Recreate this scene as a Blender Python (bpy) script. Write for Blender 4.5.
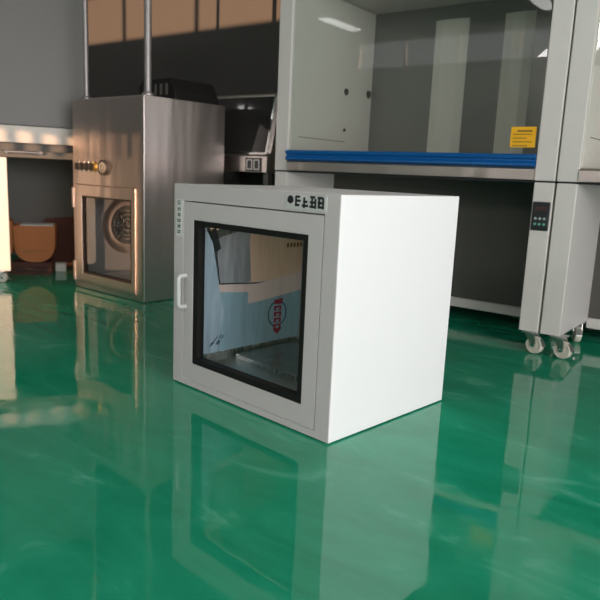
import bpy, bmesh, math, random
from mathutils import Vector, Matrix, Euler
from math import radians, sin, cos, pi

for o in list(bpy.data.objects):
    bpy.data.objects.remove(o)
SC = bpy.context.scene
COL = SC.collection

# ------------------------------------------------------------------ camera
PITCH, ROLL, CAMH = 0.189, 0.0439, 0.7495
cam_d = bpy.data.cameras.new('camera')
cam_d.sensor_width = 36.0
cam_d.lens = 36.0 * 658.8 / 600.0
cam_d.clip_start = 0.05
cam = bpy.data.objects.new('camera', cam_d)
COL.objects.link(cam)
fw = Vector((0, cos(PITCH), -sin(PITCH)))
rt = Vector((1, 0, 0))
up = rt.cross(fw)
rt2 = cos(ROLL) * rt + sin(ROLL) * up
up2 = -sin(ROLL) * rt + cos(ROLL) * up
cam.matrix_world = Matrix(((rt2.x, up2.x, -fw.x, 0), (rt2.y, up2.y, -fw.y, 0),
                           (rt2.z, up2.z, -fw.z, CAMH), (0, 0, 0, 1)))
cam_d.dof.use_dof = True
cam_d.dof.focus_distance = 2.15
cam_d.dof.aperture_fstop = 4.0
SC.camera = cam

# ------------------------------------------------------------------ frames of reference
RX, RY, RYAW = 1.14, 2.795, -0.64            # room frame: along the bench row / into the back wall


def room(u, w, z=0.0):
    return Vector((RX + cos(RYAW) * u - sin(RYAW) * w, RY + sin(RYAW) * u + cos(RYAW) * w, z))


def room_dir(u, w, z):
    return Vector((cos(RYAW) * u - sin(RYAW) * w, sin(RYAW) * u + cos(RYAW) * w, z))


# ------------------------------------------------------------------ world, sun, daylight
W = bpy.data.worlds.new('world')
SC.world = W
W.use_nodes = True
bg = W.node_tree.nodes['Background']
bg.inputs[0].default_value = (0.95, 0.96, 1.0, 1)
bg.inputs[1].default_value = 1.0

sun_dir = room_dir(-0.274, 0.955, -0.08).normalized()
sd = bpy.data.lights.new('sun', 'SUN')
sd.energy = 7.5
sd.color = (1.0, 0.58, 0.33)
sd.angle = radians(0.3)
sun = bpy.data.objects.new('sun', sd)
COL.objects.link(sun)
sun.rotation_euler = sun_dir.to_track_quat('-Z', 'Y').to_euler()


def area(name, loc, direction, sx, sy, power, col):
    d = bpy.data.lights.new(name, 'AREA')
    d.shape = 'RECTANGLE'
    d.size, d.size_y = sx, sy
    d.energy = power
    d.color = col
    o = bpy.data.objects.new(name, d)
    COL.objects.link(o)
    o.location = loc
    o.rotation_euler = direction.to_track_quat('-Z', 'Z').to_euler()
    return o


# daylight coming in through the roller-door opening on the right and the front windows, the high one added as fill
area('daylight_right', room(4.1, -3.5, 1.5), room_dir(-1, 0, 0), 6.0, 2.9, 305, (1.0, 0.955, 0.945))
area('daylight_front', room(3.0, -7.05, 1.9), room_dir(-.25, 1, 0), 1.5, 1.6, 60, (1.0, 0.96, 0.93))
area('fill_high', room(-2.0, -7.05, 2.75), room_dir(0.05, 1, -.35), 7.2, 0.48, 215, (1.0, 0.93, 0.90))  # added light at unseen high windows, brightens the shaded fronts

SC.view_settings.view_transform = 'Standard'
SC.view_settings.look = 'None'
SC.view_settings.exposure = 0.12
SC.view_settings.gamma = 1.0
SC.view_settings.use_curve_mapping = False


# ------------------------------------------------------------------ materials
def nt(name):
    m = bpy.data.materials.new(name)
    m.use_nodes = True
    return m, m.node_tree.nodes, m.node_tree.links, m.node_tree.nodes['Principled BSDF']


def lin(c):
    return tuple(((x / 255) / 12.92 if x / 255 <= 0.04045 else ((x / 255 + 0.055) / 1.055) ** 2.4) for x in c)


def paint(name, col, rough=0.4, metal=0.0, bump=0.0, scale=60, var=0.03, spec=0.5):
    m, N, L, P = nt(name)
    P.inputs['Roughness'].default_value = rough
    P.inputs['Metallic'].default_value = metal
    P.inputs['Specular IOR Level'].default_value = spec
    tc = N.new('ShaderNodeTexCoord')
    nz = N.new('ShaderNodeTexNoise')
    nz.inputs['Scale'].default_value = 6.0
    L.new(tc.outputs['Object'], nz.inputs['Vector'])
    mx = N.new('ShaderNodeMix')
    mx.data_type = 'RGBA'
    mx.inputs[6].default_value = (*[max(0, x * (1 - var)) for x in col], 1)
    mx.inputs[7].default_value = (*[x * (1 + var) for x in col], 1)
    L.new(nz.outputs[0], mx.inputs[0])
    L.new(mx.outputs[2], P.inputs['Base Color'])
    if bump:
        n2 = N.new('ShaderNodeTexNoise')
        n2.inputs['Scale'].default_value = scale
        L.new(tc.outputs['Object'], n2.inputs['Vector'])
        b = N.new('ShaderNodeBump')
        b.inputs['Strength'].default_value = bump
        b.inputs['Distance'].default_value = 0.002
        L.new(n2.outputs[0], b.inputs['Height'])
        L.new(b.outputs[0], P.inputs['Normal'])
    return m


def steel(name, col=(0.62, 0.6, 0.58), rough=0.3, wav=0.12, aniso=0.6):
    """brushed stainless sheet, grain running upright, with the slow waviness of thin sheet"""
    m, N, L, P = nt(name)
    P.inputs['Metallic'].default_value = 1.0
    P.inputs['Anisotropic'].default_value = aniso
    tc = N.new('ShaderNodeTexCoord')
    mp = N.new('ShaderNodeMapping')
    mp.inputs['Scale'].default_value = (420, 420, 3)
    L.new(tc.outputs['Object'], mp.inputs['Vector'])
    nz = N.new('ShaderNodeTexNoise')
    nz.inputs['Scale'].default_value = 1.0
    nz.inputs['Detail'].default_value = 3
    L.new(mp.outputs[0], nz.inputs['Vector'])
    mr = N.new('ShaderNodeMapRange')
    mr.inputs['To Min'].default_value = rough * 0.75
    mr.inputs['To Max'].default_value = rough * 1.3
    L.new(nz.outputs[0], mr.inputs['Value'])
    L.new(mr.outputs[0], P.inputs['Roughness'])
    P.inputs['Base Color'].default_value = (*col, 1)
    mp2 = N.new('ShaderNodeMapping')
    mp2.inputs['Scale'].default_value = (9, 9, 0.7)
    L.new(tc.outputs['Object'], mp2.inputs['Vector'])
    n2 = N.new('ShaderNodeTexNoise')
    n2.inputs['Scale'].default_value = 1.0
    n2.inputs['Detail'].default_value = 1
    L.new(mp2.outputs[0], n2.inputs['Vector'])
    b = N.new('ShaderNodeBump')
    b.inputs['Strength'].default_value = wav
    b.inputs['Distance'].default_value = 0.05
    L.new(n2.outputs[0], b.inputs['Height'])
    b2 = N.new('ShaderNodeBump')
    b2.inputs['Strength'].default_value = 0.03
    b2.inputs['Distance'].default_value = 0.001
    L.new(nz.outputs[0], b2.inputs['Height'])
    L.new(b.outputs[0], b2.inputs['Normal'])
    L.new(b2.outputs[0], P.inputs['Normal'])
    return m


def glass(name, tint=(0.85, 0.9, 0.9), ior=1.5, rough=0.0):
    m, N, L, P = nt(name)
    N.remove(P)
    out = N['Material Output']
    t = N.new('ShaderNodeBsdfTransparent')
    t.inputs[0].default_value = (*tint, 1)
    g = N.new('ShaderNodeBsdfGlossy')
    g.inputs['Roughness'].default_value = rough
    g.inputs['Color'].default_value = (0.9, 0.92, 0.92, 1)
    f = N.new('ShaderNodeFresnel')
    f.inputs[0].default_value = ior
    mx = N.new('ShaderNodeMixShader')
    ge = N.new('ShaderNodeNewGeometry')          # reflect on the outer side of each face only
    mu = N.new('ShaderNodeMath')
    mu.operation = 'SUBTRACT'
    mu.use_clamp = True
    L.new(f.outputs[0], mu.inputs[0])
    L.new(ge.outputs['Backfacing'], mu.inputs[1])
    L.new(mu.outputs[0], mx.inputs[0])
    L.new(t.outputs[0], mx.inputs[1])
    L.new(g.outputs[0], mx.inputs[2])
    L.new(mx.outputs[0], out.inputs[0])
    return m


def emit(name, col, s):
    m, N, L, P = nt(name)
    P.inputs['Base Color'].default_value = (*col, 1)
    P.inputs['Emission Color'].default_value = (*col, 1)
    P.inputs['Emission Strength'].default_value = s
    return m


def film_mat(name, col, streak=0.5):
    m, N, L, P = nt(name)
    P.inputs['Roughness'].default_value = 0.3
    tc = N.new('ShaderNodeTexCoord')
    mp = N.new('ShaderNodeMapping')
    mp.inputs['Scale'].default_value = (8, 22, 3)
    L.new(tc.outputs['Object'], mp.inputs['Vector'])
    nz = N.new('ShaderNodeTexNoise')
    nz.inputs['Scale'].default_value = 1.0
    nz.inputs['Distortion'].default_value = 1.0
    L.new(mp.outputs[0], nz.inputs['Vector'])
    cr = N.new('ShaderNodeValToRGB')
    cr.color_ramp.elements[0].position = 0.35
    cr.color_ramp.elements[1].position = 0.68
    cr.color_ramp.elements[0].color = (*[x * (1 - streak * .5) for x in col], 1)
    cr.color_ramp.elements[1].color = (*[min(1, x * (1 + streak)) for x in col], 1)
    L.new(nz.outputs[0], cr.inputs[0])
    L.new(cr.outputs[0], P.inputs['Base Color'])
    b = N.new('ShaderNodeBump')
    b.inputs['Strength'].default_value = 0.5
    b.inputs['Distance'].default_value = 0.01
    L.new(nz.outputs[0], b.inputs['Height'])
    L.new(b.outputs[0], P.inputs['Normal'])
    return m


def floor_mat():
    m, N, L, P = nt('green_epoxy')
    tc = N.new('ShaderNodeTexCoord')
    mp = N.new('ShaderNodeMapping')
    mp.inputs['Scale'].default_value = (1.6, 4.2, 1)
    mp.inputs['Rotation'].default_value = (0, 0, 0.25)
    L.new(tc.outputs['Object'], mp.inputs['Vector'])
    n1 = N.new('ShaderNodeTexNoise')
    n1.inputs['Scale'].default_value = 1.3
    n1.inputs['Detail'].default_value = 5
    n1.inputs['Roughness'].default_value = 0.6
    n1.inputs['Distortion'].default_value = 1.4
    L.new(mp.outputs[0], n1.inputs['Vector'])
    cr = N.new('ShaderNodeValToRGB')
    e = cr.color_ramp.elements
    e[0].position = 0.3
    e[0].color = (*lin((26, 142, 106)), 1)
    e[1].position = 0.60
    e[1].color = (*lin((38, 160, 124)), 1)
    x = e.new(0.78)
    x.color = (*lin((100, 190, 162)), 1)
    L.new(n1.outputs[0], cr.inputs[0])
    L.new(cr.outputs[0], P.inputs['Base Color'])
    mr = N.new('ShaderNodeMapRange')
    mr.inputs['From Min'].default_value = 0.45
    mr.inputs['From Max'].default_value = 0.8
    mr.inputs['To Min'].default_value = 0.025
    mr.inputs['To Max'].default_value = 0.22
    L.new(n1.outputs[0], mr.inputs['Value'])
    L.new(mr.outputs[0], P.inputs['Roughness'])
    P.inputs['IOR'].default_value = 1.6
    n2 = N.new('ShaderNodeTexNoise')
    n2.inputs['Scale'].default_value = 5.0
    n2.inputs['Detail'].default_value = 1.5
    L.new(tc.outputs['Object'], n2.inputs['Vector'])
    b = N.new('ShaderNodeBump')
    b.inputs['Strength'].default_value = 0.10
    b.inputs['Distance'].default_value = 0.01
    L.new(n2.outputs[0], b.inputs['Height'])
    L.new(b.outputs[0], P.inputs['Normal'])
    return m


M = {
    'floor': floor_mat(),
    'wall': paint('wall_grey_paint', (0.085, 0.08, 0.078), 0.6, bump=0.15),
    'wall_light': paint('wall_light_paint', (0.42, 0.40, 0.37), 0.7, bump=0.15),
    'ceiling': paint('ceiling_paint', (0.28, 0.28, 0.27), 0.8, bump=0.1),
    'white': paint('white_powder_coat', (0.88, 0.865, 0.885), 0.42, bump=0.06, scale=400, var=0.01),
    'grey_coat': paint('pale_grey_powder_coat', (0.595, 0.54, 0.55), 0.40, bump=0.06, scale=400, var=0.01),
    'bench': paint('bench_white_enamel', (0.63, 0.595, 0.57), 0.38, var=0.015),
    'cream': paint('cream_enamel', (0.66, 0.655, 0.64), 0.45),
    'inner': paint('bench_inner_grey', (0.66, 0.65, 0.59), 0.35),
    'inner_back': paint('bench_back_grey', (0.20, 0.20, 0.19), 0.3, 0.3),
    'apron': paint('satin_apron', (0.50, 0.46, 0.42), 0.4, 0.2),
    'plate': paint('pale_plate', (0.60, 0.60, 0.59), 0.4),
    'pipe': paint('dull_pipe', (0.30, 0.28, 0.28), 0.4, .7),
    'seam': paint('dark_seam', (0.02, 0.02, 0.02), 0.8),
    'black': paint('black_rubber', (0.009, 0.008, 0.008), 0.6, spec=.3),
    'dark': paint('dark_grey_sheet', (0.085, 0.080, 0.072), 0.55),
    'darkblue': paint('dark_plastic', (0.02, 0.022, 0.025), 0.3),
    'steel': steel('brushed_steel', (0.68, 0.60, 0.57), 0.34, 0.16, 0.0),
    'steel_dark': steel('brushed_steel_dark', (0.36, 0.36, 0.35), 0.26, 0.22),  # darker brushed steel sheet
    'steel_in': steel('inner_steel', (0.55, 0.56, 0.56), 0.28, 0.05, 0.0),
    'chrome': paint('chrome', (0.72, 0.72, 0.72), 0.12, 1.0),
    'alu': paint('satin_aluminium', (0.62, 0.62, 0.62), 0.3, 1.0),
    'blue': paint('blue_aluminium', lin((8, 90, 158)), 0.35, 0.1),
    'yellow': paint('yellow_sticker', lin((236, 176, 12)), 0.5),
    'brown_ink': paint('brown_ink', (0.25, 0.13, 0.01), 0.6),
    'ink': paint('black_ink', (0.02, 0.02, 0.022), 0.5),
    'red_ink': paint('red_ink', lin((170, 36, 70)), 0.5),
    'blue_ink': paint('blue_ink', lin((38, 62, 104)), 0.5),
    'glass': glass('window_glass', (0.93, 0.95, 0.95), 1.5),
    'glass_dark': glass('tinted_sash_glass', (0.94, 0.95, 0.94), 1.5),
    'film_blue': film_mat('blue_protective_film', lin((178, 196, 214)), 0.3),
    'film_teal': film_mat('teal_protective_film', lin((160, 190, 206)), 0.15),
    'film_grey': film_mat('grey_protective_film', lin((160, 160, 168)), 0.3),
    'paper': film_mat('beige_paper', lin((252, 208, 182)), 0.08),
    'paper_pink': film_mat('pinkish_paper', lin((244, 218, 214)), 0.08),
    'wheel': paint('off_white_nylon', (0.62, 0.58, 0.50), 0.45),
    'zinc': paint('zinc_plate', (0.55, 0.55, 0.53), 0.35, 1.0),
    'carton': paint('orange_brown_board', lin((180, 112, 66)), 0.75, bump=0.2),
    'carton_dark': paint('red_brown_board', lin((84, 48, 38)), 0.8),
    'lining': paint('white_lining', (0.7, 0.7, 0.68), 0.6),
    'led_red': emit('red_display', (0.12, 0.03, 0.03), 0.02),
    'led_white': emit('white_button', (0.35, 0.42, 0.42), 0.05),
    'led_green': emit('green_button', (0.12, 0.36, 0.26), 0.05),
    'tube': emit('lit_tube', (1.0, 0.98, 0.94), 7.0),
    'brass': paint('brass', (0.75, 0.55, 0.22), 0.3, 1.0),
}


# ------------------------------------------------------------------ mesh helpers
def new_bm():
    return bmesh.new()


def box(bm, x0, x1, y0, y1, z0, z1):
    v = [bm.verts.new(p) for p in ((x0, y0, z0), (x1, y0, z0), (x1, y1, z0), (x0, y1, z0),
                                   (x0, y0, z1), (x1, y0, z1), (x1, y1, z1), (x0, y1, z1))]
    for f in ((0, 3, 2, 1), (4, 5, 6, 7), (0, 1, 5, 4), (1, 2, 6, 5), (2, 3, 7, 6), (3, 0, 4, 7)):
        bm.faces.new([v[i] for i in f])


def loft(bm, rects, cap0=True, cap1=True, close=False):
    """rects: (x0,x1,z0,z1,y) loops joined one after the other"""
    L = [[bm.verts.new(p) for p in ((a, y, c), (b, y, c), (b, y, d), (a, y, d))] for a, b, c, d, y in rects]
    n = len(L)
    for i in range(n if close else n - 1):
        A, B = L[i], L[(i + 1) % n]
        for k in range(4):
            bm.faces.new((A[k], A[(k + 1) % 4], B[(k + 1) % 4], B[k]))
    if not close:
        if cap0: bm.faces.new(L[0][::-1])
        if cap1: bm.faces.new(L[-1])


def ring(bm, o, i, y0, y1):
    """rectangular frame: outer and inner (x0,x1,z0,z1)"""
    loft(bm, [(*o, y1), (*o, y0), (*i, y0), (*i, y1)], close=True)


def prism(bm, pts, axis, a, b):
    """closed outline of 2-D points extruded from a to b along an axis"""
    def mk(p, t):
        return {'x': (t, p[0], p[1]), 'y': (p[0], t, p[1]), 'z': (p[0], p[1], t)}[axis]
    A = [bm.verts.new(mk(p, a)) for p in pts]
    B = [bm.verts.new(mk(p, b)) for p in pts]
    n = len(pts)
    for k in range(n):
        bm.faces.new((A[k], A[(k + 1) % n], B[(k + 1) % n], B[k]))
    bm.faces.new(A[::-1])
    bm.faces.new(B)


def cyl(bm, c, axis, r, h, n=28, r2=None):
    """cylinder centred on c, along an axis vector"""
    a = Vector(axis).normalized()
    q = a.to_track_quat('Z', 'Y')
    r2 = r if r2 is None else r2
    A, B = [], []
    for k in range(n):
        t = 2 * pi * k / n
        A.append(bm.verts.new(Vector(c) + q @ Vector((r * cos(t), r * sin(t), -h / 2))))
        B.append(bm.verts.new(Vector(c) + q @ Vector((r2 * cos(t), r2 * sin(t), h / 2))))
    for k in range(n):
        bm.faces.new((A[k], A[(k + 1) % n], B[(k + 1) % n], B[k]))
    bm.faces.new(A[::-1])
    bm.faces.new(B)


def lathe(bm, c, axis, prof, n=36, closed=False):
    """prof: list of (radius, offset along axis)"""
    q = Vector(axis).normalized().to_track_quat('Z', 'Y')
    R = []
    for r, h in prof:
        R.append([bm.verts.new(Vector(c) + q @ Vector((r * cos(2 * pi * k / n), r * sin(2 * pi * k / n), h))) for k in range(n)])
    m = len(R)
    for i in range(m if closed else m - 1):
        A, B = R[i], R[(i + 1) % m]
        for k in range(n):
            bm.faces.new((A[k], A[(k + 1) % n], B[(k + 1) % n], B[k]))
    if not closed:
        bm.faces.new(R[0][::-1])
        bm.faces.new(R[-1])


def tube(bm, pts, r, n=12):
    P = [Vector(p) for p in pts]
    R = []
    q = None
    for i, p in enumerate(P):
        d = (P[min(i + 1, len(P) - 1)] - P[max(i - 1, 0)]).normalized()
        if q is None:
            q = d.to_track_quat('Z', 'Y')
        else:
            q = (q @ Vector((0, 0, 1))).rotation_difference(d) @ q
        R.append([bm.verts.new(p + q @ Vector((r * cos(2 * pi * k / n), r * sin(2 * pi * k / n), 0))) for k in range(n)])
    for A, B in zip(R, R[1:]):
        for k in range(n):
            bm.faces.new((A[k], A[(k + 1) % n], B[(k + 1) % n], B[k]))
    bm.faces.new(R[0][::-1])
    bm.faces.new(R[-1])


def obj(name, bm, mat, parent=None, bevel=0.0, smooth=False, seg=2):
    bmesh.ops.recalc_face_normals(bm, faces=bm.faces)
    me = bpy.data.meshes.new(name)
    bm.to_mesh(me)
    bm.free()
    for mm in (mat if isinstance(mat, (list, tuple)) else [mat]):
        me.materials.append(mm)
    o = bpy.data.objects.new(name, me)
    COL.objects.link(o)
    if parent: o.parent = parent
    if smooth:
        me.polygons.foreach_set('use_smooth', [True] * len(me.polygons))
        me.set_sharp_from_angle(angle=radians(40))
    if bevel:
        b = o.modifiers.new('bevel', 'BEVEL')
        b.width = bevel
        b.segments = seg
        b.limit_method = 'ANGLE'
        b.angle_limit = radians(50)
    return o


def bx(name, mat, parent, x0, x1, y0, y1, z0, z1, bevel=0.0):
    bm = new_bm()
    box(bm, x0, x1, y0, y1, z0, z1)
    return obj(name, bm, mat, parent, bevel)


def tag(o, label, cat, group=None):
    o['label'] = label
    o['category'] = cat
    if group: o['group'] = group
    return o


def empty(name, loc, yaw, label, cat, group=None):
    o = bpy.data.objects.new(name, None)
    COL.objects.link(o)
    o.empty_display_size = 0.1
    o.location = loc
    o.rotation_euler = (0, 0, yaw)
    return tag(o, label, cat, group)


def struct(o):
    o['kind'] = 'structure'
    return o


def glyphs(bm, x0, x1, z0, z1, y, n, seed, vertical=False, th=0.0005, w=0.16):
    """n dense square characters of printed strokes facing -y"""
    rnd = random.Random(seed)
    for k in range(n):
        if vertical:
            s = (z1 - z0) / n
            cz1 = z1 - k * s
            cz0 = cz1 - s * 0.82
            cx0, cx1 = x0, x1
        else:
            s = (x1 - x0) / n
            cx0 = x0 + k * s
            cx1 = cx0 + s * 0.84
            cz0, cz1 = z0, z1
        W_, H_ = cx1 - cx0, cz1 - cz0
        t = w * min(W_, H_)
        for q in range(rnd.choice((2, 3))):
            zz = cz0 + H_ * (0.12 + 0.36 * q + rnd.uniform(-.05, .05))
            a = rnd.uniform(0, .2)
            box(bm, cx0 + a * W_, cx1 - rnd.uniform(0, .2) * W_, y - th, y, zz, zz + t)
        for q in range(rnd.choice((1, 2, 2))):
            xx = cx0 + W_ * (0.15 + 0.5 * q + rnd.uniform(-.05, .1))
            box(bm, xx, xx + t, y - th, y, cz0 + rnd.uniform(0, .25) * H_, cz1 - rnd.uniform(0, .15) * H_)


# ================================================================== ROOM
UL, UR, WF, WB, HC = -6.3, 4.0, -7.0, 1.10, 3.1
room_root = None


def room_box(name, mat, u0, u1, w0, w1, z0, z1):
    bm = new_bm()
    box(bm, u0, u1, w0, w1, z0, z1)
    o = obj(name, bm, mat)
    o.location = (RX, RY, 0)
    o.rotation_euler = (0, 0, RYAW)
    return struct(o)


room_box('floor', M['floor'], UL - .2, UR + .2, WF - .2, WB + .2, -0.1, 0.0)
room_box('ceiling', M['ceiling'], UL - .2, UR + .2, WF - .2, WB + .2, HC, HC + 0.1)
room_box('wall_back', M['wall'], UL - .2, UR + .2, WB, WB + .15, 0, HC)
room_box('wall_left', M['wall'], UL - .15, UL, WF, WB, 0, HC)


def wall_with_holes(name, mat, axis, a0, a1, t0, t1, holes):
    """a wall built as the solid pieces round its openings; holes = (a0,a1,z0,z1)"""
    bm = new_bm()
    xs = sorted({a0, a1, *[h[0] for h in holes], *[h[1] for h in holes]})
    for xa, xb in zip(xs, xs[1:]):
        hz = [h for h in holes if h[0] <= xa + 1e-6 and h[1] >= xb - 1e-6]
        zc = 0.0
        for h in sorted(hz, key=lambda q: q[2]):
            if h[2] > zc + 1e-6:
                if axis == 'u': box(bm, xa, xb, t0, t1, zc, h[2])
                else: box(bm, t0, t1, xa, xb, zc, h[2])
            zc = h[3]
        if zc < HC:
            if axis == 'u': box(bm, xa, xb, t0, t1, zc, HC)
            else: box(bm, t0, t1, xa, xb, zc, HC)
    o = obj(name, bm, mat)
    o.location = (RX, RY, 0)
    o.rotation_euler = (0, 0, RYAW)
    return struct(o)


SUNW = (-1.52, -0.22, 0.58, 1.50)  # unseen opening shaped to keep the sunbeam on the far left
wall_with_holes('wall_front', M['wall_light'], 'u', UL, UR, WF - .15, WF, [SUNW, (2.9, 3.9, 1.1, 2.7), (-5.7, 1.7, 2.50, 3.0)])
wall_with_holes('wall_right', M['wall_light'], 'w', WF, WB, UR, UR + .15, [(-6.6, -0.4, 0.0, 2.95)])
# window frames, with those of the unseen added openings
bm = new_bm()
ring(bm, (SUNW[0], SUNW[1], SUNW[2], SUNW[3]), (SUNW[0] + .03, SUNW[1] - .03, SUNW[2] + .02, SUNW[3] - .03), WF - .10, WF - .05)
for k in range(11):  # bars added out of view to split the sunbeam into dapples
    xx = SUNW[0] + .10 + k * .105
    box(bm, xx, xx + .038, WF - .09, WF - .06, 1.34, SUNW[3] - .03)
o = obj('window_1', bm, M['alu'])
o.location = (RX, RY, 0); o.rotation_euler = (0, 0, RYAW); struct(o)
bm = new_bm()
ring(bm, (2.9, 3.9, 1.1, 2.7), (2.95, 3.85, 1.15, 2.65), WF - .10, WF - .05)
for k in range(1, 2):
    box(bm, 2.9 + .5 * k - .02, 2.9 + .5 * k + .02, WF - .09, WF - .06, 1.15, 2.65)
o = obj('window_2', bm, M['alu'])
o.location = (RX, RY, 0); o.rotation_euler = (0, 0, RYAW); struct(o)
bm = new_bm()
ring(bm, (-5.7, 1.7, 2.50, 3.0), (-5.65, 1.65, 2.55, 2.95), WF - .10, WF - .05)  # unseen high windows, added to bring more light onto the fronts
for k in range(1, 8):
    box(bm, -5.7 + .925 * k - .02, -5.7 + .925 * k + .02, WF - .09, WF - .06, 2.55, 2.95)
o = obj('window_3', bm, M['alu'])
o.location = (RX, RY, 0); o.rotation_euler = (0, 0, RYAW); struct(o)
bm = new_bm()
loft(bm, [(-6.6, -6.52, 0, 2.95, 0), (-6.6, -6.52, 0, 2.95, .1)])
loft(bm, [(-0.48, -0.4, 0, 2.95, 0), (-0.48, -0.4, 0, 2.95, .1)])
loft(bm, [(-6.52, -0.48, 2.87, 2.95, 0), (-6.52, -0.48, 2.87, 2.95, .1)])
bmesh.ops.rotate(bm, verts=bm.verts, cent=(0, 0, 0), matrix=Matrix.Rotation(pi / 2, 3, 'Z'))
bmesh.ops.translate(bm, verts=bm.verts, vec=(UR + .12, 0, 0))
o = obj('door_1', bm, M['alu'])
o.location = (RX, RY, 0); o.rotation_euler = (0, 0, RYAW); struct(o)


# ================================================================== WHITE PASS BOX (subject)
def handle(parent, x, z0, z1, y=0.0, out=0.030, r=0.0055, mat='alu'):
    bm = new_bm()
    pts = [(x, y, z0)]
    for k in range(5):
        t = pi / 2 * k / 4
        pts.append((x, y - out + .012 * (1 - sin(t)), z0 + .012 * (1 - cos(t))))
    for k in range(5):
        t = pi / 2 * k / 4
        pts.append((x, y - out + .012 * (1 - cos(t)), z1 - .012 * (1 - sin(t))))
    pts.append((x, y, z1))
    tube(bm, pts, r)
    return obj('handle', bm, M[mat], parent, smooth=True)


pb = empty('pass_box', (0.0981, 1.7533, 0), -0.7662,
           'white pass box cabinet with glazed grey door, alone in the middle of the green floor', 'pass box')
PW, PD, PH = 0.750, 0.587, 0.700
Z0 = 0.004
dr = (-0.697, -0.055, 0.024, 0.645)          # door opening
ch = (-0.662, -0.090, 0.070, 0.605)          # chamber
bm = new_bm()
loft(bm, [(-PW, 0, Z0, PH, PD), (-PW, 0, Z0, PH, 0.0), (*dr, 0.0), (*dr, 0.036), (*ch, 0.036), (*ch, PD - .036), (*dr, PD - .036), (*dr, PD)], close=True)
body = obj('body', bm, M['white'], pb, bevel=0.0025)
# grey front surround, a thin folded sheet on the white body
bm = new_bm()
ring(bm, (-PW + .0005, -.0005, Z0 + .001, PH - .0005), (dr[0] - .0005, dr[1] + .0005, dr[2] - .0005, dr[3] + .0005), -0.0025, 0.0002)
obj('front_surround', bm, M['grey_coat'], pb, bevel=0.001)['label'] = 'pale grey front surround'
bm = new_bm()
box(bm, -PW + .02, -.02, .02, PD - .02, 0.0, Z0 + .001)
obj('base_pad', bm, M['black'], pb)
# chamber lining (stainless)
bm = new_bm()
e = .0015
loft(bm, [(ch[0] + e, ch[1] - e, ch[2] + e, ch[3] - e, .037), (ch[0] + e, ch[1] - e, ch[2] + e, ch[3] - e, PD - .037), (ch[0], ch[1], ch[2], ch[3], PD - .037), (ch[0], ch[1], ch[2], ch[3], .037)], close=True)
lin_o = obj('chamber_lining', bm, M['steel_in'], pb)
# door
g = 0.0035
win = (-0.641, -0.113, 0.089, 0.584)
bm = new_bm()
do = (dr[0] + g, dr[1] - g, dr[2] + g, dr[3] - g)
ring(bm, do, win, -0.002, 0.030)
door = obj('door', bm, M['grey_coat'], pb, bevel=0.0012)
bm = new_bm()
gi = (win[0] + .026, win[1] - .019, win[2] + .022, win[3] - .018)
loft(bm, [(*win, 0.028), (*win, 0.001), (win[0] + .004, win[1] - .004, win[2] + .004, win[3] - .004, -0.0015),
          (*gi, -0.0005), (*gi, 0.028)], close=True)
obj('gasket', bm, M['black'], door)
bm = new_bm()
box(bm, gi[0] - .002, gi[1] + .002, 0.012, 0.018, gi[2] - .002, gi[3] + .002)
obj('pane', bm, M['glass'], door)
rd = obj('rear_door', (lambda b: (ring(b, do, win, PD - .030, PD + .002), b)[1])(new_bm()), M['grey_coat'], pb, bevel=.0012)
obj('gasket', (lambda b: (ring(b, win, gi, PD - .028, PD - .001), b)[1])(new_bm()), M['black'], rd)
obj('pane', (lambda b: (box(b, gi[0] - .002, gi[1] + .002, PD - .018, PD - .012, gi[2] - .002, gi[3] + .002), b)[1])(new_bm()), M['glass'], rd)
handle(door, -0.680, 0.285, 0.392, y=-.002, r=.0075, mat='plate')
# seam behind the door gap
bm = new_bm()
ring(bm, (dr[0], dr[1], dr[2], dr[3]), (dr[0] + .02, dr[1] - .02, dr[2] + .02, dr[3] - .02), 0.031, 0.0355)
obj('door_seal', bm, M['black'], pb)
# name plate with badge and four characters
bm = new_bm()
box(bm, -0.203, -0.048, -0.0045, -0.0026, 0.652, 0.692)
pl_ = obj('name_plate', bm, M['plate'], pb, bevel=.0005)
pl_['label'] = 'silver plate with a round badge and dark characters'
bm = new_bm()
cyl(bm, (-0.186, -0.0049, 0.678), (0, 1, 0), 0.0115, 0.0008)
box(bm, -0.198, -0.174, -0.0053, -0.0046, 0.672, 0.677)
obj('badge', bm, M['ink'], pl_)
bm = new_bm()
glyphs(bm, -0.170, -0.052, 0.656, 0.689, -0.0046, 4, 5, w=0.27, th=0.0008)
obj('lettering', bm, M['ink'], pl_)
# small upright label on the left edge
bm = new_bm()
box(bm, -0.7355, -0.703, -0.0036, -0.0026, 0.522, 0.648)
sl = obj('side_label', bm, M['lining'], pb)
sl['label'] = 'narrow upright label printed with small characters'
bm = new_bm()
glyphs(bm, -0.730, -0.709, 0.528, 0.643, -0.0037, 6, 11, vertical=True, w=.16)
obj('lettering', bm, M['ink'], sl)

# protective film sheets stuck on the left inner wall
xw = ch[0] + e


def sheet(name, mat, pts, off, label):
    """pts: (y,z) outline on the left inner wall, bulging a little"""
    bm = new_bm()
    prism(bm, pts, 'x', xw + off, xw + off + .0012)
    o = obj(name, bm, M[mat], pb)
    o['label'] = label
    return o


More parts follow.
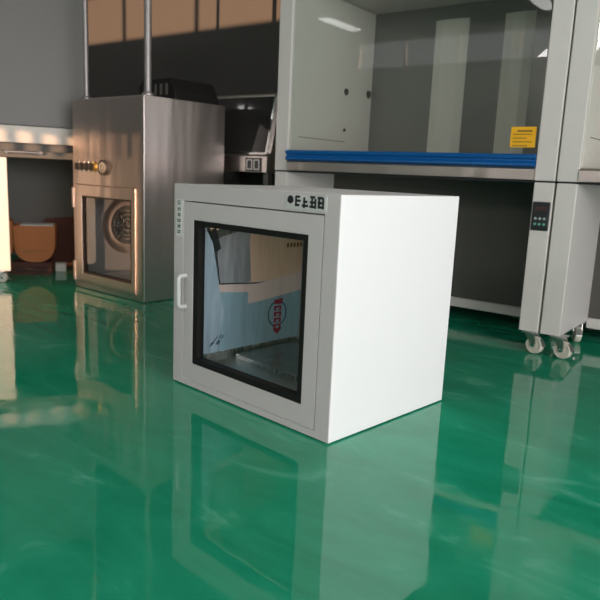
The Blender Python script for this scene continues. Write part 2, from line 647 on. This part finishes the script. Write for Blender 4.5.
sheet('protective_film', 'film_teal', [(.040, .106), (.542, .106), (.542, .298), (.40, .288), (.27, .272), (.262, .33), (.12, .34), (.04, .34)], .0004,
      'teal protective film on the lower left inner wall')
sheet('protective_film', 'film_blue', [(.040, .112), (.125, .108), (.150, .25), (.115, .40), (.095, .50), (.040, .59)], .0022,
      'blue wrinkled protective film by the door')
sheet('protective_film', 'film_grey', [(.115, .45), (.13, .355), (.20, .345), (.275, .350), (.262, .50), (.275, .575), (.20, .535), (.125, .52)], .0036,
      'grey hanging film flap')
sheet('backing_paper', 'paper', [(.262, .345), (.542, .352), (.542, .597), (.262, .597)], .0020,
      'beige backing paper on the upper left inner wall')
sheet('backing_paper', 'paper', [(.085, .54), (.20, .565), (.27, .585), (.27, .600), (.085, .600)], .0018,
      'beige paper strip under the chamber roof')
sheet('backing_paper', 'paper_pink', [(.262, .268), (.36, .276), (.542, .296), (.542, .372), (.40, .352), (.275, .350), (.12, .352), (.13, .325), (.262, .312)], .0048,
      'pinkish paper fold hanging over the teal film')
sheet('shade_patch', 'ink', [(.080, .545), (.105, .555), (.128, .480), (.102, .470)], .0060, 'black patch near the door, standing in for a shadow')  # shadow put in as a black patch on the wall
bm = new_bm()
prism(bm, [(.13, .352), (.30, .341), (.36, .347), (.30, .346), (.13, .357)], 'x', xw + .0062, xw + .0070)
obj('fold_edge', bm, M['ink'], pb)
# red oval mark on the film
bm = new_bm()
cy_, cz_ = .418, .212
for k in range(28):
    a0, a1 = 2 * pi * k / 28, 2 * pi * (k + 1) / 28
    p = []
    for aa, s in ((a0, 1), (a1, 1), (a1, .90), (a0, .90)):
        p.append((cy_ + .050 * s * sin(aa), cz_ + .052 * s * cos(aa)))
    prism(bm, p, 'x', xw + .0018, xw + .0024)
o = obj('printed_ring', bm, M['blue_ink'], pb)
bm = new_bm()
prism(bm, [(cy_ - .022, .268), (cy_ + .026, .272), (cy_ + .020, .250), (cy_ - .016, .250)], 'x', xw + .0050, xw + .0056)
rnd = random.Random(4)
for k in range(4):
    zc = .243 - .024 * k
    prism(bm, [(cy_ - .018, zc - .018), (cy_ + .020, zc - .019), (cy_ + .020, zc), (cy_ - .018, zc)], 'x', xw + .0026, xw + .0031)
prism(bm, [(cy_ - .020, .148), (cy_ + .003, .130), (cy_ + .026, .152), (cy_ + .012, .160), (cy_ - .012, .160)], 'x', xw + .0026, xw + .0031)
obj('printed_mark', bm, M['red_ink'], pb)['label'] = 'red upright lettering inside an oval ring'
bm = new_bm()
for k in range(4):
    zc = .238 - .024 * k
    prism(bm, [(cy_ - .010, zc - .010), (cy_ + .004, zc - .011), (cy_ + .012, zc - .003), (cy_ - .004, zc - .002)], 'x', xw + .0034, xw + .0038)
obj('printed_lettering', bm, M['film_teal'], pb)
bm = new_bm()
for k in range(9):
    a = .088 + .006 * k + rnd.uniform(-.004, .004)
    zc = .142 + .004 * rnd.uniform(-3, 4)
    prism(bm, [(a, zc), (a + .012, zc + .014), (a + .014, zc + .010), (a + .003, zc - .002)], 'x', xw + .0036, xw + .0041)
obj('printed_stamp', bm, M['blue_ink'], pb)
bm = new_bm()
for k in range(5):
    a = .455 + .018 * k
    prism(bm, [(a, .468), (a + .012, .470), (a + .012, .486), (a, .484)], 'x', xw + .0035, xw + .0040)
obj('sticker_text', bm, M['brown_ink'], pb)
bm = new_bm()
cyl(bm, (-.376, .058, .590), (1, 0, 0), .0065, .50, 16)  # tube added out of view to brighten the chamber
fill_lamp = obj('fill_tube', bm, emit('added_inner_fill', (1.0, .84, .72), 7.0), pb, smooth=True)
fill_lamp['label'] = 'small added fill tube hidden under the chamber roof'
bm = new_bm()
prism(bm, [(.042, .568), (.044, .568), (.044, .599), (.076, .599), (.076, .6033), (.042, .6033)], 'x', -.645, -.107)  # added lip keeps the tube out of the floor reflection
obj('fill_tube_shield', bm, M['steel_in'], pb)
# a loose shelf plate on the chamber floor
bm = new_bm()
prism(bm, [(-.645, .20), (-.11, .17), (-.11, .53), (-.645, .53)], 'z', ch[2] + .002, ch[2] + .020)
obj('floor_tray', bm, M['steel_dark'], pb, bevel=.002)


# ================================================================== STAINLESS PASS BOX
sp = empty('pass_box', (-0.871, 3.61, 0), -0.70,
           'tall brushed stainless steel pass box with a fan section above its glazed door', 'pass box')
SW, SD, SH = 0.700, 0.585, 1.125
dr2 = (-0.690, -0.068, 0.030, 0.632)
ch2 = (-0.655, -0.090, 0.075, 0.600)
bm = new_bm()
loft(bm, [(-SW, 0, .003, SH, SD), (-SW, 0, .003, SH, 0.0), (*dr2, 0.0), (*dr2, 0.036), (*ch2, 0.036), (*ch2, 0.545)])
obj('body', bm, M['steel'], sp, bevel=0.003)
bm = new_bm()
ring(bm, (dr2[0] + .003, dr2[1] - .003, dr2[2] + .003, dr2[3] - .003), (-0.612, -0.110, 0.094, 0.566), -0.005, 0.03)
d2 = obj('door', bm, M['steel'], sp, bevel=0.002)
bm = new_bm()
g2 = (-0.612, -0.110, 0.094, 0.566)
g2i = (-0.600, -0.120, 0.106, 0.556)
ring(bm, g2, g2i, -0.003, 0.028)
obj('gasket', bm, M['black'], d2)
bm = new_bm()
box(bm, g2i[0] - .001, g2i[1] + .001, .008, .014, g2i[2] - .001, g2i[3] + .001)
obj('pane', bm, glass('smoked_pane', (.74, .76, .78), 1.6), d2)
for zz in (0.55, 0.10):
    bm = new_bm()
    box(bm, -SW - .018, -SW - .001, -.006, .03, zz - .06, zz + .06)
    obj('hinge', bm, M['steel'], sp, bevel=.002)
bm = new_bm()
box(bm, -SW - .028, -SW - .0005, .012, .16, .02, .78)
obj('edge_flange', bm, M['steel'], sp, bevel=.002)
bm = new_bm()
loft(bm, [(ch2[0] + e, ch2[1] - e, ch2[2] + e, ch2[3] - e, .037), (ch2[0] + e, ch2[1] - e, ch2[2] + e, ch2[3] - e, .5435)], cap0=False)
obj('chamber_lining', bm, paint('pale_liner', (0.50, 0.50, 0.52), .35, .1), sp)
# round air outlet on the left inner wall
ao = (ch2[0] + e, .345, .376)
bm = new_bm()
lathe(bm, ao, (1, 0, 0), [(.185, .001), (.185, .014), (.160, .020), (.125, .010), (.125, .001)], closed=True)
air = obj('air_outlet', bm, M['steel'], sp, smooth=True)
bm = new_bm()
cyl(bm, (ao[0] + .002, ao[1], ao[2]), (1, 0, 0), .124, .002)
obj('mesh_disc', bm, M['inner_back'], air)
bm = new_bm()
for rr in (.035, .065, .09):
    lathe(bm, (ao[0] + .006, ao[1], ao[2]), (1, 0, 0), [(rr, 0), (rr, .006), (rr + .006, .006), (rr + .006, 0)], closed=True)
for k in range(4):
    a = pi / 4 * k
    dy, dz = cos(a) * .124, sin(a) * .124
    tube(bm, [(ao[0] + .012, ao[1] - dy, ao[2] - dz), (ao[0] + .012, ao[1] + dy, ao[2] + dz)], .003, 8)
obj('grille', bm, M['chrome'], air)
# controls: four selector knobs, round gauge
for k, xx in enumerate((-0.625, -0.570, -0.520, -0.470)):
    bm = new_bm()
    lathe(bm, (xx, 0, .738), (0, -1, 0), [(.030, 0), (.030, .006), (.022, .008), (.022, .014), (.012, .016)])
    kn = obj('selector_knob', bm, M['brass'] if k == 3 else M['chrome'], sp, smooth=True)
    bm = new_bm()
    box(bm, xx - .007, xx + .007, -.034, -.015, .718, .758)
    obj('knob_grip', bm, M['black'], kn, bevel=.002)
bm = new_bm()
lathe(bm, (-0.376, 0, .736), (0, -1, 0), [(.044, 0), (.044, .014), (.038, .018), (.035, .014), (.035, .012)])
gg = obj('pressure_gauge', bm, M['ink'], sp, smooth=True)
bm = new_bm()
cyl(bm, (-0.376, -.013, .736), (0, 1, 0), .033, .002)
dial = obj('dial', bm, M['dark'], gg)
bm = new_bm()
for k in range(9):
    a = radians(-130 + 260 * k / 8)
    cx, cz = -0.376 + .026 * sin(a), .736 + .026 * cos(a)
    box(bm, cx - .0015, cx + .0015, -.0150, -.0143, cz - .004, cz + .004)
prism(bm, [(-.378, .728), (-.374, .728), (-.362, .758)], 'y', -.0152, -.0143)
obj('dial_marks', bm, M['plate'], gg)


# ================================================================== CLEAN BENCHES (right)
def caster(parent, x, y, swivel, ztop, mat='wheel', R=0.040):
    """swivel caster; wheel axis turned by swivel"""
    ax = Vector((cos(swivel), sin(swivel), 0))
    fwd = Vector((-sin(swivel), cos(swivel), 0))
    bm = new_bm()
    box(bm, x - .035, x + .035, y - .035, y + .035, ztop - .006, ztop)
    cyl(bm, (x, y, ztop - .012), (0, 0, 1), .020, .014)
    c = obj('caster', bm, M['zinc'], parent, bevel=.001)
    hub = Vector((x, y, R)) - fwd * .022
    for s in (-1, 1):
        bm = new_bm()
        pts = []
        a = hub + ax * s * .019
        top = Vector((x, y, ztop - .010)) + ax * s * .019
        for p, hw in ((a - Vector((0, 0, .008)), .009), (a + Vector((0, 0, .012)), .012), (top, .026)):
            pts.append((p - fwd * hw, p + fwd * hw))
        vs = []
        for p0, p1 in pts:
            vs.append([bm.verts.new(q) for q in (p0 - ax * .0015, p1 - ax * .0015, p1 + ax * .0015, p0 + ax * .0015)])
        for A, B in zip(vs, vs[1:]):
            for k in range(4):
                bm.faces.new((A[k], A[(k + 1) % 4], B[(k + 1) % 4], B[k]))
        bm.faces.new(vs[0][::-1]); bm.faces.new(vs[-1])
        obj('fork', bm, M['zinc'], c)
    bm = new_bm()
    lathe(bm, hub, ax, [(.012, -.014), (R * .55, -.012), (R * .9, -.015), (R, -.009), (R, .009), (R * .9, .015), (R * .55, .012), (.012, .014)])
    obj('wheel', bm, M[mat], c, smooth=True)
    bm = new_bm()
    cyl(bm, hub, ax, .008, .044)
    obj('axle_bolt', bm, M['chrome'], c)
    bm = new_bm()
    b0 = Vector((x, y, ztop - .024))
    vs = []
    for k, (dd, zz) in enumerate(((.012, 0), (.050, -.010), (.068, -.036))):
        q = b0 + fwd * -dd + Vector((0, 0, zz))
        vs.append([bm.verts.new(q + ax * s + Vector((0, 0, h))) for s, h in ((-.012, 0), (.012, 0), (.012, .004), (-.012, .004))])
    for A, B in zip(vs, vs[1:]):
        for k in range(4):
            bm.faces.new((A[k], A[(k + 1) % 4], B[(k + 1) % 4], B[k]))
    bm.faces.new(vs[0][::-1]); bm.faces.new(vs[-1])
    obj('brake_pedal', bm, M['zinc'], c)
    return c


def bench(loc, yaw, Wd, label, sash_z, name='clean_bench', coat='bench', label_on=False, ctrl=False,
          depthL=.50, depthU=.86, apron='steel', sill=True, cast=((.03, .04, .5), (-.03, .04, 1.2)), knobs=False, top=1.75):
    """u from -Wd to 0; face at y=0; z: gap .10, joint .765"""
    t = empty(name, loc, yaw, label, 'clean bench', 'clean benches in one row' if name == 'clean_bench' and label_on is not None else None)
    cw = .088
    for k, (x0, x1) in enumerate(((-Wd, -Wd + cw), (-cw, 0))):
        bm = new_bm()
        box(bm, x0 + .001, x1 - .001, 0.004, depthL, .100, .758)
        lg = obj('leg_panel', bm, M[coat], t, bevel=.004)
        bm = new_bm()
        box(bm, x0, x1, 0, depthU, .765, top)
        obj('side_column', bm, M[coat], t, bevel=.004)
    bm = new_bm()
    box(bm, -Wd + .003, -.003, .012, depthL - .01, .757, .766)
    obj('joint_strip', bm, M['seam'], t)
    # lower back panel and rail
    bm = new_bm()
    box(bm, -Wd + cw - .001, -cw + .001, depthL - .03, depthL - .015, .118, .757)
    obj('back_panel', bm, M['dark'], t)
    bm = new_bm()
    box(bm, -Wd + cw - .001, -cw + .001, depthL - .045, depthL - .005, .068, .118)
    obj('bottom_rail', bm, M[coat], t, bevel=.004)
    # worktop: a folded stainless tray
    bm = new_bm()
    prism(bm, [(-.006, .768), (-.006, .812), (.002, .822), (.012, .826), (depthU, .826), (depthU, .800), (.02, .800), (.02, .768)], 'x',
          -Wd + cw + .0005, -cw - .0005)
    obj('worktop', bm, M[apron], t)
    # work chamber: back, ceiling / canopy
    bm = new_bm()
    box(bm, -Wd + cw - .001, -cw + .001, depthU - .02, depthU, .826, top)
    bk = obj('chamber_back', bm, M['inner_back'], t)
    if sill is not None:
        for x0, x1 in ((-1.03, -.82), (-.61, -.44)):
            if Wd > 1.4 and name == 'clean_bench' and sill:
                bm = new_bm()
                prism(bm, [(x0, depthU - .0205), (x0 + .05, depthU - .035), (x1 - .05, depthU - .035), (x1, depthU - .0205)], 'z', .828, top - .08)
                obj('reflection_strip', bm, M['inner'], bk)  # pale strips stand in for bands of light reflected in the sash
    # inner cheek liners with service holes
    for s, x in ((1, -Wd + cw), (-1, -cw)):
        bm = new_bm()
        box(bm, min(x + s * .0005, x + s * .004), max(x + s * .0005, x + s * .004), .02, depthU - .022, .828, top - .005)
        ck = obj('inner_cheek', bm, M['inner'], t)
        for (yy, zz, r) in ((.543, 1.248, .020), (.80, 1.262, .024), (.543, 1.024, .010)):
            bm = new_bm()
            lathe(bm, (x + s * .0041, yy, zz), (s, 0, 0), [(r, 0), (r, .006), (r * .7, .009), (r * .65, .003)], 20)
            obj('service_plug', bm, M['dark'], ck, smooth=True)
        bm = new_bm()
        prism(bm, [(.09, .952), (.56, .952), (.56, .955), (.09, .955)], 'x', x + s * .0041, x + s * .0052)
        obj('cheek_seam', bm, M['seam'], ck)
    bm = new_bm()
    prism(bm, [(.0, top), (.0, top + .42), (.10, top + .52), (depthU, top + .52), (depthU, top)], 'x', -Wd, 0)
    obj('fan_housing', bm, M[coat], t, bevel=.004)
    # sliding sash
    bm = new_bm()
    box(bm, -Wd + cw + .006, -cw - .006, .010, .015, sash_z + .03, sash_z + .03 + .62 if sash_z > 1 else top - .002)
    sash = obj('sash_pane', bm, M['glass_dark'], t)
    if sill:
        bm = new_bm()
        z = sash_z
        prism(bm, [(-.010, z + .050), (-.016, z + .044), (-.014, z + .032), (-.002, z + .027), (-.002, z + .021), (-.012, z + .010),
                   (-.014, z + .002), (-.008, z - .003), (.020, z - .003), (.020, z + .050)], 'x', -Wd + cw - .004, -cw - .002)
        obj('sash_rail', bm, M['blue'], t)['label'] = 'bright blue grooved sash rail'
    if label_on:
        bm = new_bm()
        box(bm, -.213, -.103, .0088, .0098, .905, .992)
        yl = obj('warning_label', bm, M['yellow'], sash)
        yl['label'] = 'yellow label with lines of dark print'
        bm = new_bm()
        rnd = random.Random(8)
        for k in range(5):
            zz = .978 - .016 * k
            if k == 0:
                box(bm, -.185, -.120, .0081, .0088, zz - .008, zz)
            else:
                box(bm, -.203, -.115 - rnd.uniform(0, .03), .0081, .0088, zz - .004, zz)
        obj('printed_lines', bm, M['brown_ink'], yl)
    if ctrl:
        bm = new_bm()
        box(bm, -.080, -.006, -.006, .0045, .552, .676)
        cp = obj('controller', bm, M['darkblue'], t, bevel=.004)
        cp['label'] = 'black control panel with small display and two rows of buttons'
        bm = new_bm()
        for k in range(4):
            x = -.066 + k * .013
            ring(bm, (x, x + .008, .640, .655), (x + .002, x + .006, .642, .653), -.0072, -.006)
        obj('display_digits', bm, M['led_red'], cp)
        for k in range(3):
            for zz, mm in ((.604, 'led_white'), (.580, 'led_green')):
                bm = new_bm()
                cyl(bm, (-.062 + .019 * k, -.007, zz), (0, 1, 0), .0058, .003, 14)
                obj('button', bm, M[mm], cp)
    for (x, y, sw) in cast:
        cx = x if x < 0 else x - Wd
        caster(t, cx, y, sw, .100)
    return t


A_loc = room(-0.100, 0)
bench(A_loc, RYAW, 1.54, 'white clean bench with bright blue sash rail and yellow label on its glass', .826,
      label_on=True, ctrl=True, cast=((-.036, .036, 1.35), (.05, .045, .2), (-.05, .43, .5), (.05, .43, .5)))
C_loc = room(-0.098 + 1.545, 0)
bench(C_loc, RYAW, 1.54, 'white clean bench at the right edge, cut by the frame, with raised sash', 1.20,
      label_on=False, ctrl=False, sill=False, cast=((.080, .036, 1.35), (-.05, .045, .2), (-.05, .43, .5), (.05, .43, .5)))


# ================================================================== LEFT WORKSTATION (far left)
ws = empty('workstation', (-1.85, 4.05, 0), .45,
           'grey workstation with a sunlit steel apron and cream leg at the left edge', 'workbench')
for x0, x1 in ((-.075, .040), (.69, .77)):
    bm = new_bm()
    box(bm, x0, x1, .002, .24, .075, .772)
    obj('leg_panel', bm, M['cream'], ws, bevel=.004)
    caster(ws, x0 + .045, .045, 1.3, .075, R=.032)
    caster(ws, x0 + .045, .195, 1.3, .075, R=.032)
bm = new_bm()
box(bm, .041, .689, .60, .615, .10, .772)
obj('back_panel', bm, M['dark'], ws)
bm = new_bm()
box(bm, -.075, .77, -.012, .65, .773, .815)
obj('work_ledge', bm, M['dark'], ws, bevel=.004)
bm = new_bm()
box(bm, -.074, .769, .05, .64, .816, .862)
obj('apron_recess', bm, M['dark'], ws)
bm = new_bm()
prism(bm, [(.012, .863), (.002, .962), (.03, .966), (.64, .966), (.64, .863)], 'x', -.074, .769)
obj('front_apron', bm, M['apron'], ws)['label'] = 'steel apron catching warm sunlight'
bm = new_bm()
prism(bm, [(.02, .967), (.05, 1.9), (.66, 1.9), (.66, .967)], 'x', -.075, .53)
obj('upper_housing', bm, paint('mid_grey_enamel', (.16, .15, .145), .45), ws, bevel=.004)
bm = new_bm()
cyl(bm, (.135, -.030, .806), (1, 0, 0), .007, .22)
kn = obj('front_rod', bm, M['pipe'], ws, smooth=True)
bm = new_bm()
box(bm, .036, .044, -.034, -.0125, .797, .815)
obj('rod_bracket', bm, M['pipe'], kn)
bm = new_bm()
box(bm, .226, .234, -.034, -.0125, .797, .815)
obj('rod_bracket', bm, M['pipe'], kn)


# ================================================================== STEEL CABINET WITH SLOPED GLASS (behind)
ec = empty('fume_cabinet', room(-1.80, .12), RYAW,
           'steel cabinet with dark sloped glass front, between the stainless pass box and the clean bench', 'fume cabinet')
ec['label'] = 'steel cabinet with dark sloped glass, between the stainless pass box and the clean bench'
EW = .70
bm = new_bm()
prism(bm, [(.0, .748), (.0, .842), (.035, .857), (.11, 1.205), (.115, 1.215), (.55, 1.215), (.55, .748)], 'x', -EW, 0)
obj('body', bm, M['steel'], ec, bevel=.003)
sl_ = Vector((0, .075, .348)).normalized()
nn = Vector((0, -.348, .075)).normalized()


def slab(bm, x0, x1, s0, s1, t0, t1):
    o_ = Vector((0, .035, .857))
    v = []
    for t in (t0, t1):
        for x, q in ((x0, s0), (x1, s0), (x1, s1), (x0, s1)):
            v.append(bm.verts.new(o_ + Vector((x, 0, 0)) + sl_ * q + nn * t))
    for f in ((0, 3, 2, 1), (4, 5, 6, 7), (0, 1, 5, 4), (1, 2, 6, 5), (2, 3, 7, 6), (3, 0, 4, 7)):
        bm.faces.new([v[k] for k in f])


bm = new_bm()
slab(bm, -EW + .03, -.045, .010, .345, .0005, .006)
gp = obj('sloped_pane', bm, paint('black_glass', (.03, .028, .027), .05), ec)
bm = new_bm()
slab(bm, -.036, -.022, -.004, .356, .0005, .012)
slab(bm, -EW, -EW + .02, -.004, .356, .0005, .012)
slab(bm, -EW + .02, -.036, -.006, .004, .0005, .012)
obj('sash_trim', bm, M['chrome'], ec, bevel=.001)
bm = new_bm()
box(bm, -.165, -.040, -.006, .001, .752, .832)
sw_ = obj('socket_plate', bm, M['darkblue'], ec, bevel=.003)
bm = new_bm()
for x0 in (-.152, -.095):
    ring(bm, (x0, x0 + .045, .762, .822), (x0 + .006, x0 + .039, .768, .816), -.009, -.006)
obj('switch_rocker', bm, M['zinc'], sw_)
for x0 in (-EW, -.04):
    for y0 in (.02, .50):
        bm = new_bm()
        box(bm, x0 + .002, x0 + .038, y0, y0 + .04, 0, .7475)
        obj('leg', bm, M['dark'], ec)
bm = new_bm()
box(bm, -EW + .04, -.04, .53, .545, .1, .747)
obj('back_panel', bm, M['dark'], ec)

# ================================================================== ON TOP OF THE STAINLESS PASS BOX
mb = empty('motor_housing', (-0.871 + cos(-.70) * -.02 - sin(-.70) * .33, 3.61 + sin(-.70) * -.02 + cos(-.70) * .33, SH), -.70,
           'black motor housing lying on top of the stainless pass box', 'motor housing')
bm = new_bm()
prism(bm, [(-.34, 0), (.005, 0), (-.01, .05), (-.05, .12), (-.30, .12), (-.34, .09)], 'y', -.10, .22)
hs = obj('shell', bm, M['black'], mb, bevel=.006)
bm = new_bm()
for k in range(5):
    box(bm, -.29 + .05 * k, -.27 + .05 * k, -.103, -.1005, .03, .09)
obj('vent_slot', bm, M['dark'], hs)

for k, (uu, lab) in enumerate(((-.640, 'thin upright steel pipe on the left rear of the stainless pass box top'),
                               (-.045, 'upright steel pipe at the right front of the stainless pass box top'))):
    vv = .06
    x = -0.871 + cos(-.70) * uu - sin(-.70) * vv
    y = 3.61 + sin(-.70) * uu + cos(-.70) * vv
    bm = new_bm()
    tube(bm, [(0, 0, .0), (0, 0, .9), (0, 0, HC - SH - .0005)], .016 if k == 0 else .020, 16)
    pt = obj('conduit_pipe', bm, M['pipe'], smooth=True)
    pt.location = (x, y, SH)
    tag(pt, lab, 'pipe')
    bm = new_bm()
    lathe(bm, (0, 0, 0), (0, 0, 1), [(.034, 0.0005), (.034, .012), (.022, .02), (.021, .03)], 20)
    obj('flange', bm, M['pipe'], pt, smooth=True)

# ================================================================== CARTONS UNDER THE LEFT WORKSTATION
# everything in the frame of the workstation: u right, v back
def wsp(u, v, z=0):
    return (-1.85 + cos(.45) * u - sin(.45) * v, 4.05 + sin(.45) * u + cos(.45) * v, z)


lb = empty('storage_crate', wsp(.175, .30), .25, 'dark low crate under the orange tub, below the left workstation', 'crate')
bm = new_bm()
loft(bm, [(-.13, .13, .0, .085, .22), (-.13, .13, .0, .085, 0)])
obj('crate_body', bm, M['carton_dark'], lb, bevel=.003)
bm = new_bm()
for zz in (.020, .045):
    box(bm, -.10, .10, -.002, -.0002, zz, zz + .010)
obj('slot', bm, M['seam'], lb)
wb = empty('small_carton', wsp(.375, .42), .3, 'small white box on the floor beside the dark crate', 'box')
bm = new_bm()
box(bm, -.035, .035, 0, .08, 0, .050)
obj('carton_body', bm, M['lining'], wb, bevel=.002)
bm = new_bm()
box(bm, -.036, .036, -.001, .081, .0502, .058)
obj('lid', bm, M['lining'], wb, bevel=.002)

tb = empty('storage_tub', wsp(.20, .30, .0855), .30, 'orange-brown rounded tub with white lining on the dark crate', 'tub')
bm = new_bm()
out = []
inn = []
n = 16
for k in range(n + 1):
    a = pi * k / n
    c, s_ = cos(a), sin(a)
    out.append((.128 * math.copysign(abs(c) ** .85, c), .13 - .13 * s_ ** .80))
prof_o = [(.132, .245)] + out + [(-.132, .245)]
prism(bm, prof_o, 'y', 0, .016)
prism(bm, prof_o, 'y', .20, .216)
th = .008
for (a, b), (c, d) in zip(prof_o, prof_o[1:]):
    na = Vector((a, b - .14)).normalized() * th
    nc = Vector((c, d - .14)).normalized() * th
    prism(bm, [(a, b), (c, d), (c - nc.x, d - nc.y), (a - na.x, b - na.y)], 'y', .015, .201)
obj('shell', bm, M['carton'], tb, bevel=.001)
bm = new_bm()
box(bm, -.090, .120, .020, .198, .215, .252)
obj('lining', bm, M['lining'], tb, bevel=.006)['label'] = 'white lining showing over the rim'
bm = new_bm()
prism(bm, [(-.133, .12), (-.135, .27), (-.150, .285), (-.160, .27), (-.158, .06), (-.140, .06)], 'y', -.004, .12)
obj('upright_flap', bm, M['carton'], tb)
bm = new_bm()
glyphs(bm, -.070, .070, .065, .085, -.0002, 9, 21, w=.2)
obj('printed_lettering', bm, M['brown_ink'], tb)
rb = empty('board_sheet', wsp(.40, .585), .45, 'reddish brown board leaning at the back below the left workstation', 'board')
bm = new_bm()
prism(bm, [(-.16, 0), (.17, 0), (.17, .34), (.10, .375), (-.10, .36), (-.16, .30)], 'y', 0, .012)
obj('panel', bm, M['carton_dark'], rb)
bm = new_bm()
box(bm, -.15, .16, -.003, -.0002, .02, .04)
obj('edge_strip', bm, M['carton'], rb)

# ================================================================== CEILING LIGHTS
base = None
n = 0
ORD = {-5.36: 'first', -2.3: 'second', .85: 'third'}
for uu in (-5.36, -2.3, .85):
    for ww in (-3.35, -6.0):
        loc = room(uu, ww, HC - .07)
        if base is None:
            base = empty('ceiling_light', loc, RYAW, 'slim white ceiling light, first from the left wall in the middle row', 'ceiling light', 'ceiling lights')
            bm = new_bm()
            prism(bm, [(-.11, .02), (-.09, .0699), (.09, .0699), (.11, .02)], 'y', -.46, .46)
            obj('housing', bm, M['white'], base)
            bm = new_bm()
            box(bm, -.095, .095, -.45, .45, .006, .0199)
            obj('diffuser', bm, M['tube'], base, bevel=.004)
            kids = list(base.children)
        else:
            r_ = base.copy()
            COL.objects.link(r_)
            r_.location = loc
            r_['label'] = 'slim white ceiling light, %s from the left wall in the %s row' % (ORD[uu], 'near' if ww < -4 else 'middle')
            for c_ in kids:
                c2 = c_.copy()
                COL.objects.link(c2)
                c2.parent = r_
